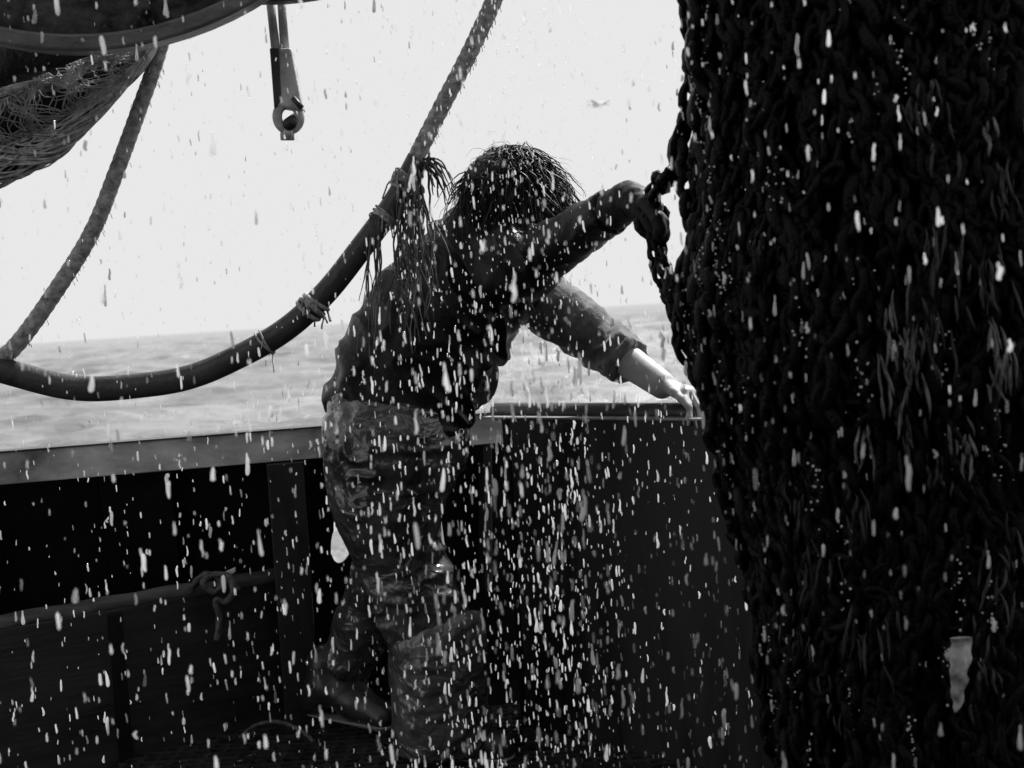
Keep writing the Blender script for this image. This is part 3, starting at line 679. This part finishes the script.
def hand(s, wr, D, Nn, S_, curls, spread, th, scale=1.0, rad=.0085):
    """wrist, direction, palm normal, side axis towards the thumb, per-finger curls"""
    D, Nn, S_ = [np.array(Vector(x).normalized()) for x in (D, Nn, S_)]
    for i in range(4):
        o = (.030 - .019 * i) * scale; L = [.080, .085, .080, .070][i] * scale
        kn = wr + D * L + S_ * o
        s.cone(wr + S_ * o * .5 + D * .01, kn, .014 * scale, .0115 * scale, .012)
        d = np.array(D); p = kn; sg = [(.043, .026, .021), (.047, .030, .023), (.043, .027, .022), (.034, .021, .019)][i]
        d = d + S_ * spread * (1.5 - i) / 3; a = 0
        for j in range(3):
            a += curls[i][j]; dd = d * math.cos(a) + Nn * math.sin(a); q = p + dd * sg[j] * scale
            s.cone(p, q, (rad - .0008 * j) * scale, (rad - .0008 * j - .0008) * scale, .004); p = q
    p = wr + D * .025 * scale + S_ * .022 * scale
    for j, (l, r0, r1) in enumerate([(.042, .016, .012), (.032, .0105, .0095), (.026, .0095, .0075)]):
        dd = D * th[0] + S_ * (th[1] - .25 * j) + Nn * (th[2] + .2 * j); dd = dd / np.linalg.norm(dd); q = p + dd * l * scale
        s.cone(p, q, r0 * scale, r1 * scale, .008); p = q
# one continuous body: head, neck, torso, arms, hands, legs
s = SDF((-.62, 2.52, .02), (.56, 3.95, 1.70), .0055)
s.ell(head, (.098, .076, .100), (Fh, Rh, Uh), .02)
s.ell(head + Fn * .038 - Un * .070, (.060, .052, .058), (Fh, Rh, Uh), .03)
s.cone(head + Fn * .088 + Un * .004, head + Fn * .112 - Un * .036, .009, .014, .012)      # nose
s.cone(head + Fn * .080 + Un * .022 - Rn * .03, head + Fn * .080 + Un * .022 + Rn * .03, .012, .012, .014)   # brow
s.cone(head + Fn * .086 - Un * .066 - Rn * .016, head + Fn * .086 - Un * .066 + Rn * .016, .008, .008, .008)   # lips
s.ell(head + Fn * .080 - Un * .100, (.020, .022, .016), (Fh, Rh, Uh), .02)
s.ell(head + Fn * .062 - Un * .03 + Rn * .040, (.02, .018, .02), (Fh, Rh, Uh), .02)
for sg in (-1, 1): s.ell(head - Fn * .008 - Un * .022 + Rn * .078 * sg, (.020, .009, .032), (Fh + Rh * .3 * sg, Rh, Uh), .006)
s.cone(neck0, head - Un * .070 - Fn * .020, .062, .054, .03)
s.cone(neck0 + (.02, 0, -.03), che, .10, .145, .05); s.cone(che, wai, .14, .125, .05); s.cone(wai, pel, .125, .135, .05)
s.cone(shR, shL, .058, .058, .05); s.cone(shR, elR, .050, .040, .03); s.cone(elR, wrR, .041, .027, .02)
s.cone(shL, elL, .052, .042, .03); s.cone(elL, wrL, .052, .036, .02)
s.cone(hipR, knR, .095, .062, .04); s.cone(knR, anR, .060, .042, .02); s.cone(hipL, knL, .09, .06, .04); s.cone(knL, anL, .058, .042, .02)
s.cone(anL, W(362, 713, 3.66), .04, .03, .02); s.cone(anR, anR + (.15, -.04, -.02), .04, .035, .02)
dR_ = Vector(W(652, 205, 2.64) - wrR); 
hand(s, wrR, (dR_.x, dR_.y, -.02), (.2, -.2, -1), (-.35, -.9, .1), [(.7, .9, .7), (.8, 1.0, .7), (.9, 1.0, .7), (1.0, 1.0, .7)], .25, (.75, .25, .75))
dL_ = Vector(W(688, 391, 3.27) - wrL)
hand(s, wrL, (dL_.x, dL_.y, dL_.z), (-.35, -.25, -.9), (-.55, -.8, .05), [(.85, .35, .2), (.7, .4, .25), (.6, .4, .25), (.55, .4, .2)], .7, (.85, .5, .15), 1.0, .0088)
s.build('body', M['skin'], per)
mb = MB()
for sg in (-1, 1): MB().ball(Vector(head + Fn * .080 + Rn * .030 * sg + Un * .002), .0125).build('eye', M['eye'], per)

# dark layer added over the near hand
s = SDF((.02, 2.50, 1.20), (.50, 2.95, 1.62), .004)
hand(s, wrR, (dR_.x, dR_.y, -.02), (.2, -.2, -1), (-.35, -.9, .1), [(.7, .9, .7), (.8, 1.0, .7), (.9, 1.0, .7), (1.0, 1.0, .7)], .25, (.75, .25, .75), 1.0, .0115)
d_ = (elR - wrR) / np.linalg.norm(elR - wrR); s.cone(wrR + d_ * .06, wrR, .038, .034, .02); s.cone(wrR + d_ * .045, wrR + d_ * .06, .040, .041, .006)
s.cone(wrR, wrR + np.array(dR_.normalized()) * .05, .034, .03, .02)
s.f -= .0035
s.build('hand_layer', M['hand_layer'], per, lambda p: .0022 * mn.noise(p * 60))
# sweater
def folds(ax, amp, fr, wob=3.0, seed=0.0):
    ax = Vector(ax).normalized()
    def f(p):
        n1 = mn.noise(p * wob + Vector((seed, 0, 0))); n2 = mn.noise(p * wob * 2.3 + Vector((0, seed, 0)))
        a = mn.noise(Vector((p.dot(ax) * fr + n1 * 1.6, n2 * 1.4, seed)))
        r = (1 - abs(a) * 2.6); return amp * (max(r, -.4) + .4 * n2) * (.4 + .9 * abs(mn.noise(p * 5)))
    return f
s = SDF((-.56, 2.76, .82), (.34, 3.80, 1.60), .0055)
s.cone(neck0 + (-.005, .01, -.018), che, .105, .160, .05)
s.ell((che + wai) / 2 + (-.0, 0, 0), (.165, .155, .20), (Vector((.88, 0, -.47)), Vector((0, 1, 0)), Vector((.47, 0, .88))), .05)
s.cone(che, wai, .158, .160, .05); s.cone(wai, pel + (0, 0, .03), .160, .172, .05)
s.cone(W(428, 262, 3.30), W(388, 335, 3.33), .060, .075, .06); s.cone(W(388, 335, 3.33), W(368, 395, 3.35), .07, .08, .06)
s.cone(shR + (-.03, 0, -.01), shL + (-.03, 0, -.01), .082, .080, .05)
s.cone(W(460, 246, 3.3), shR, .075, .078, .04)
s.cone(shR, elR, .074, .053, .035); 
cuR = elR + (wrR - elR) * .62; s.cone(elR, cuR, .053, .045, .02); s.cone(cuR, cuR + (elR - cuR) * .06, .048, .048, .006)
s.cone(shL, shL * .6 + elL * .4, .084, .070, .04); cuL = elL + (wrL - elL) * .50
s.cone(W(455, 232, 3.31), W(500, 236, 3.29), .050, .05, .02)                      # collar
s.cut(list(pel + (0, 0, .03)), (-.25, 0, -1))
s.cutl(cuR, wrR - cuR, .10)
fA = folds((.80, .1, .60), .030, 12, 3.0, 3.1); fB = folds((.6, 0, -.8), .008, 22, 5, 9.3)
def sweat(p):
    t = (Vector((p.x, p.y, p.z)) - Vector(shL)).dot((Vector(wrL) - Vector(shL)).normalized())
    return (fB(p) if t > .06 and p.x > .06 else fA(p)) + .0012 * mn.noise(p * 70)
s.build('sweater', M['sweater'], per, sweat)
s = SDF((-.1, 3.1, .85), (.50, 3.75, 1.55), .005)
uA = shL * .72 + elL * .28; s.cone(uA, elL, .086, .070, .03); s.cone(elL, cuL, .070, .060, .02)
dd_ = (cuL - elL) / np.linalg.norm(cuL - elL); s.cone(cuL - dd_ * .035, cuL, .064, .064, .01); s.cutl(cuL, dd_, .12)
s.build('sleeve', M['sleeve'], per, lambda p: fB(p) * 1.3 + .0015 * mn.noise(p * 70))  # far sleeve is its own piece to carry the sunlit knit colour
# trousers
s = SDF((-.62, 2.95, .0), (.16, 4.0, 1.12), .0055)
s.cone(pel + (-.008, 0, .02), pel + (-.005, 0, -.03), .178, .180, .04)
s.cone(hipR + (-.02, 0, 0), W(385, 505, 3.32), .150, .135, .05); s.cone(W(385, 505, 3.32), W(418, 590, 3.35), .130, .092, .04); s.cone(W(418, 590, 3.35), W(430, 640, 3.37), .098, .112, .05)
s.cone(W(434, 625, 3.37), W(440, 740, 3.42), .095, .09, .03)
s.cone(W(352, 470, 3.3), W(392, 620, 3.33), .05, .035, .04)
s.cone(hipL, W(394, 555, 3.56), .14, .09, .05); s.cone(W(394, 555, 3.56), W(364, 622, 3.66), .088, .080, .04); s.cone(W(364, 622, 3.66), W(336, 684, 3.74), .080, .078, .03)
s.cut(list(pel + (0, 0, .085)), (.15, 0, 1)); s.cut((0, 0, .055), (0, 0, -1))
tf = folds((.55, .1, .80), .016, 14, 3.4, 1.7); tg = folds((.9, .1, .25), .010, 13, 4.5, 5.0)
def trous(p):
    c = mn.ridged_multi_fractal(Vector((p.x * 7, p.y * 7, p.z * 4)), 1.0, 2.2, 3, .9, 2.0) * .004 - .004
    return (tf(p) * (1 if p.z > .45 else .3) + tg(p) * (.7 if p.z < .5 else .3)) + c
s.build('trousers', M['oil'], per, trous)
# wide lower trouser leg over the near boot, as a paler separate piece
s = SDF((-.42, 3.1, .0), (.10, 3.7, .62), .005)
s.cone(W(436, 640, 3.37), W(440, 742, 3.41), .125, .122, .03); s.cone(W(457, 632, 3.35), W(462, 742, 3.39), .070, .072, .03)
s.cut(list(P(440, 612, 3.36)), (.12, .2, 1)); s.cut((0, 0, .05), (0, 0, -1))
tw_ = folds((.95, .2, .15), .012, 11, 4.0, 8.0)
s.build('pale_lower_leg', M['lower_leg'], per, lambda p: tw_(p) + mn.ridged_multi_fractal(p * 9, 1.0, 2.2, 4, .9, 2.0) * .003 - .003)
# waistband and bib flap
s = SDF((-.62, 3.0, .80), (.16, 3.8, 1.12), .005)
s.cone(pel + (-.008, 0, .055), pel + (-.008, 0, .075), .181, .181, .02); s.cut(list(pel + (0, 0, .075)), (.15, 0, 1)); s.cut(list(pel + (0, 0, .032)), (-.15, 0, -1))
s.build('waistband', M['oil'], per, lambda p: .004 * mn.noise(p * 16))
fp = [(462, 368), (478, 362), (497, 358), (500, 372), (497, 392), (489, 403), (478, 408), (468, 402), (463, 388)]
mb = MB(); vs = []; c = P(481, 384, 3.27)
for t in (1.0, .75, .5, .25):
    for a, b in fp:
        q = P(a, b, 3.27).lerp(c, 1 - t); vs.append(q + Vector((0, -.02 * (1 - t) + .008 * math.sin(a * .5 + b * .3), 0)))
vs.append(c + Vector((0, -.018, 0))); n = len(fp)
fs = [(r_ * n + i, r_ * n + (i + 1) % n, (r_ + 1) * n + (i + 1) % n, (r_ + 1) * n + i) for r_ in range(3) for i in range(n)] + [(3 * n + i, 3 * n + (i + 1) % n, 4 * n) for i in range(n)]
o = mb.add(vs, fs).build('bib_flap', M['bib'], per); sm = o.modifiers.new('thick', 'SOLIDIFY'); sm.thickness = .003; ss = o.modifiers.new('sub', 'SUBSURF'); ss.levels = 2; ss.render_levels = 2
# boots
def boot(an, toe, heel, name='boot'):
    s = SDF(np.minimum(np.minimum(an, toe), heel) - .14, np.maximum(np.maximum(an, toe), heel) + .14, .005)
    s.cone(an + (0, 0, .06), an, .060, .055, .02); s.cone(an, (an + toe) / 2 + (0, 0, -.005), .056, .048, .03); s.cone((an + toe) / 2 + (0, 0, -.01), toe, .048, .040, .03); s.cone(an, heel, .05, .042, .03)
    zf = min(toe[2], heel[2]) - .035; s.cut((0, 0, zf), (0, 0, -1)); o = s.build(name, M['boot'], per, lambda p: .003 * mn.noise(p * 22))
    s = SDF(np.minimum(toe, heel) - .12, np.maximum(toe, heel) + .12, .004)
    s.cone(toe + (0, 0, -.0), heel, .047, .046, .02); s.cut((0, 0, zf + .014), (0, 0, 1)); s.cut((0, 0, zf - .012), (0, 0, -1)); k = s.build('sole', M['sole'], o)
    return o
boot(W(328, 684, 3.70), W(384, 716, 3.58), W(312, 700, 3.72)); boot(np.array([anR[0] - .01, anR[1], .11]), np.array([anR[0] + .17, anR[1] - .05, .052]), np.array([anR[0] - .03, anR[1], .052]))
# hair
mb = MB(); hc = Vector(head); ex = (Fh, Rh, Uh); er = (.100, .080, .106)
def outside(p, pad=1.06):
    d = p - hc; q = [d.dot(ex[i]) / er[i] for i in range(3)]; l = math.sqrt(sum(x * x for x in q))
    return (hc + d * (pad / l)) if l < pad and l > 1e-5 else p
s = SDF(np.array(head) - .2, np.array(head) + .2, .005)
s.ell(head - Fn * .012 + Un * .008, (.102, .088, .104), (Fh, Rh, Uh), .02); s.cone(head - Fn * .06 - Un * .01, neck0 + (-.015, 0, .02), .075, .052, .03)
s.cut(list(head + Fn * .070), list(Fh + Uh * -.35))
cap_ = s.build('hair', M['hair'], per, lambda p: -.006 + .006 * mn.noise(p * 22) + .004 * mn.noise(Vector((p.x * 90, p.y * 90, p.z * 25))))
k = 0
while k < 2300:
    th = random.uniform(0, 2 * math.pi); cz = random.uniform(-.75, 1); sz = math.sqrt(1 - cz * cz)
    l = (math.cos(th) * sz, math.sin(th) * sz, cz)
    if l[0] > .55 and l[2] < .25: continue                # the face stays open
    k += 1
    root = hc + Fh * (l[0] * er[0]) + Rh * (l[1] * er[1]) + Uh * (l[2] * er[2]); nrm = (Fh * l[0] + Rh * l[1] + Uh * l[2]).normalized()
    fly = k % 11 == 0; L = random.uniform(.07, .17) if not fly else random.uniform(.06, .12); n = 9
    v = nrm * (.45 if not fly else 1.1) + Vector((random.gauss(0, .35), random.gauss(0, .35), random.gauss(0, .35))); pts = [root]
    for j in range(n):
        v = v * .72 + Vector((random.gauss(0, .24), random.gauss(0, .24), -.28 if not fly else -.12)) + (Vector((-.02, 0, 0)) if l[0] < 0 else Vector((.05, 0, 0)))
        pts.append(outside(pts[-1] + v.normalized() * L / n, 1.10 + .12 * (k % 5) / 5))
    r0 = random.uniform(.001, .0032) if not fly else .0007
    mb.tube(pts, [r0 * (1 - .8 * j / n) for j in range(n + 1)], 5)
hs_ = mb.build('strands', M['hair'], cap_); pass
# ================================================================== GULL far off in the sky
gl = MB(); gc = P(597, 105, 60); 
gl.ball(gc, (.28, .13, .10), Matrix.Rotation(R(-8), 3, 'Y'), 14, 9); gl.ball(gc + Vector((.29, 0, .03)), .07); gl.tube([gc + Vector((.33, 0, .02)), gc + Vector((.42, 0, 0))], [.02, .005], 6)
gl.prism([gc + Vector(v) for v in [(-.24, -.05, 0), (-.45, -.09, .01), (-.45, .09, .01), (-.24, .05, 0)]], (0, 0, .02))
for sg, dx in ((1, .62), (-1, -.55)):
    gl.prism([gc + Vector(v) for v in [(.12, 0, .05), (dx * .55 + .1, sg * .35, .19), (dx, sg * .6, .04), (dx * .5 - .06, sg * .35, .14), (-.12, 0, .04)]], (0, 0, .02))
tag(gl.build('gull', M['bird']), 'tiny white gull gliding far off above the horizon', 'bird')
# ================================================================== FALLING WATER
base = MB(); vs = []
prof = [(0, 1.0), (.5, .93), (.85, .72), (1, .3), (1, -.35), (.88, -.75), (.5, -.95), (0, -1.0)]
def drop_mesh(seg):
    v = [(0, 0, 1.0)]; 
    for r, z in prof[1:-1]:
        for k in range(seg): a = 2 * math.pi * k / seg; v.append((r * math.cos(a), r * math.sin(a), z))
    v.append((0, 0, -1.0)); n = len(prof) - 2; f = []
    for k in range(seg):
        j = (k + 1) % seg; f.append((0, 1 + k, 1 + j)); f.append((len(v) - 1, 1 + (n - 1) * seg + j, 1 + (n - 1) * seg + k))
        for i in range(n - 1): a = 1 + i * seg; f.append((a + k, a + seg + k, a + seg + j, a + j))
    return v, f
ND = 6000
cols = [(-1.05, .10, 1), (-.82, .14, 2), (-.55, .12, 2.2), (-.30, .10, 2.5), (-.12, .09, 5), (.02, .08, 5), (.12, .06, 3), (.28, .14, 3), (.42, .10, 1.5), (.60, .14, 1.0), (.0, .7, 6)]
wts = np.array([c[2] for c in cols]); wts = wts / wts.sum()
drops = []
for _ in range(ND * 4):
    if len(drops) >= ND: break
    c = cols[rng.choice(len(cols), p=wts)]; d = float(rng.uniform(1.55, 3.15)); z = float(rng.uniform(0, 2.2)); x = (c[0] + float(rng.normal(0, c[1]))) * d / 2.7
    if d > 2.9 and -.5 < x < .2 and z < 1.6: d -= .45
    if ((x - CX) / (netr(z) + .05)) ** 2 + ((d - CY) / (.72 * netr(z) + .05)) ** 2 < 1: d = float(rng.uniform(1.45, 1.85))
    r = float(np.clip(rng.lognormal(math.log(.00105), .50), .0005, .0034)); l = r * float(rng.uniform(2.2, 6.5)) * (.0026 / max(r, .0016)) ** .25
    q = proj((x, d, z))
    if not (-10 < q[0] < 1034 and -20 < q[1] < 788): continue
    if q[1] < 330 and q[0] < 660 and rng.random() < .75: r *= .5; l *= .5
    drops.append((r * l / d ** 2, x, d, z, r, l))
drops.sort(reverse=True)
dv, df = drop_mesh(10); dmes = []
for vk in range(12):
    q = np.array(dv); q[:, :2] *= (1 + rng.uniform(-.5, .3) * q[:, 2:3]); q[:, 0] += rng.normal(0, .3) * np.sin(q[:, 2] * rng.uniform(2, 4) + rng.uniform(0, 6)); q[:, 1] += rng.normal(0, .2) * q[:, 2]
    fz = list(df)
    if vk % 3 == 0:                                # some drops trail a smaller one
        q2 = np.array(dv) * np.array([.55, .55, .4]) + np.array([rng.normal(0, .35), 0, 1.15]); fz += [tuple(i + len(q) for i in f) for f in df]; q = np.concatenate([q, q2])
    me = bpy.data.meshes.new('water_drop'); me.from_pydata(q.tolist(), [], fz); me.materials.append(M['drop']); me.polygons.foreach_set('use_smooth', [True] * len(me.polygons)); dmes.append(me)
for k, (_, x, d, z, r, l) in enumerate(drops[:300]):
    o = bpy.data.objects.new('water_drop', dmes[k % 12]); C.objects.link(o); o.location = (x, d, z); o.scale = (r, r, l); o.rotation_euler = (random.gauss(0, .03), random.gauss(.0, .05), 0)
    tag(o, 'large pale drop of water falling in the shower between camera and fisherman', 'water drop', 'falling water drops')
dv, df = drop_mesh(6); dv = np.array(dv); V = []; Fs = []; nb_ = 0; df_ = df
for (_, x, d, z, r, l) in drops[300:]:
    t = rng.normal(0, .05); q = dv * np.array([r, r, l]); q[:, :2] *= (1 + rng.uniform(-.55, .25) * dv[:, 2:3]) ; q[:, 0] += q[:, 2] * t + r * rng.normal(0, .35) * np.sin(dv[:, 2] * 3 + rng.uniform(0, 6)); V.append(q + np.array([x, d, z])); Fs += [tuple(i + nb_ for i in f) for f in df_]; nb_ += len(dv)
sm_ = MB(); sm_.v = [tuple(p) for p in np.concatenate(V)]; sm_.f = Fs
tag(sm_.build('water_spray', M['drop']), 'fine spray of small water drops falling all over the scene', 'spray', kind='stuff')
# pale water beads standing in for glints on the wet net
bv = MB()
for k in range(110):
    th = random.uniform(math.pi * 1.02, math.pi * 1.75); z0 = random.uniform(ZB + .2, ZT)
    for _ in range(random.randint(3, 14)):
        q = netp(th + random.gauss(0, .02), z0 + random.gauss(0, .03), .034 + random.uniform(-.006, .006)); bv.ball(q, random.uniform(.001, .0030), None, 5, 4)
tag(bv.build('beads', M['bead'], nt_), 'pale water beads painted as glints', kind='stuff')
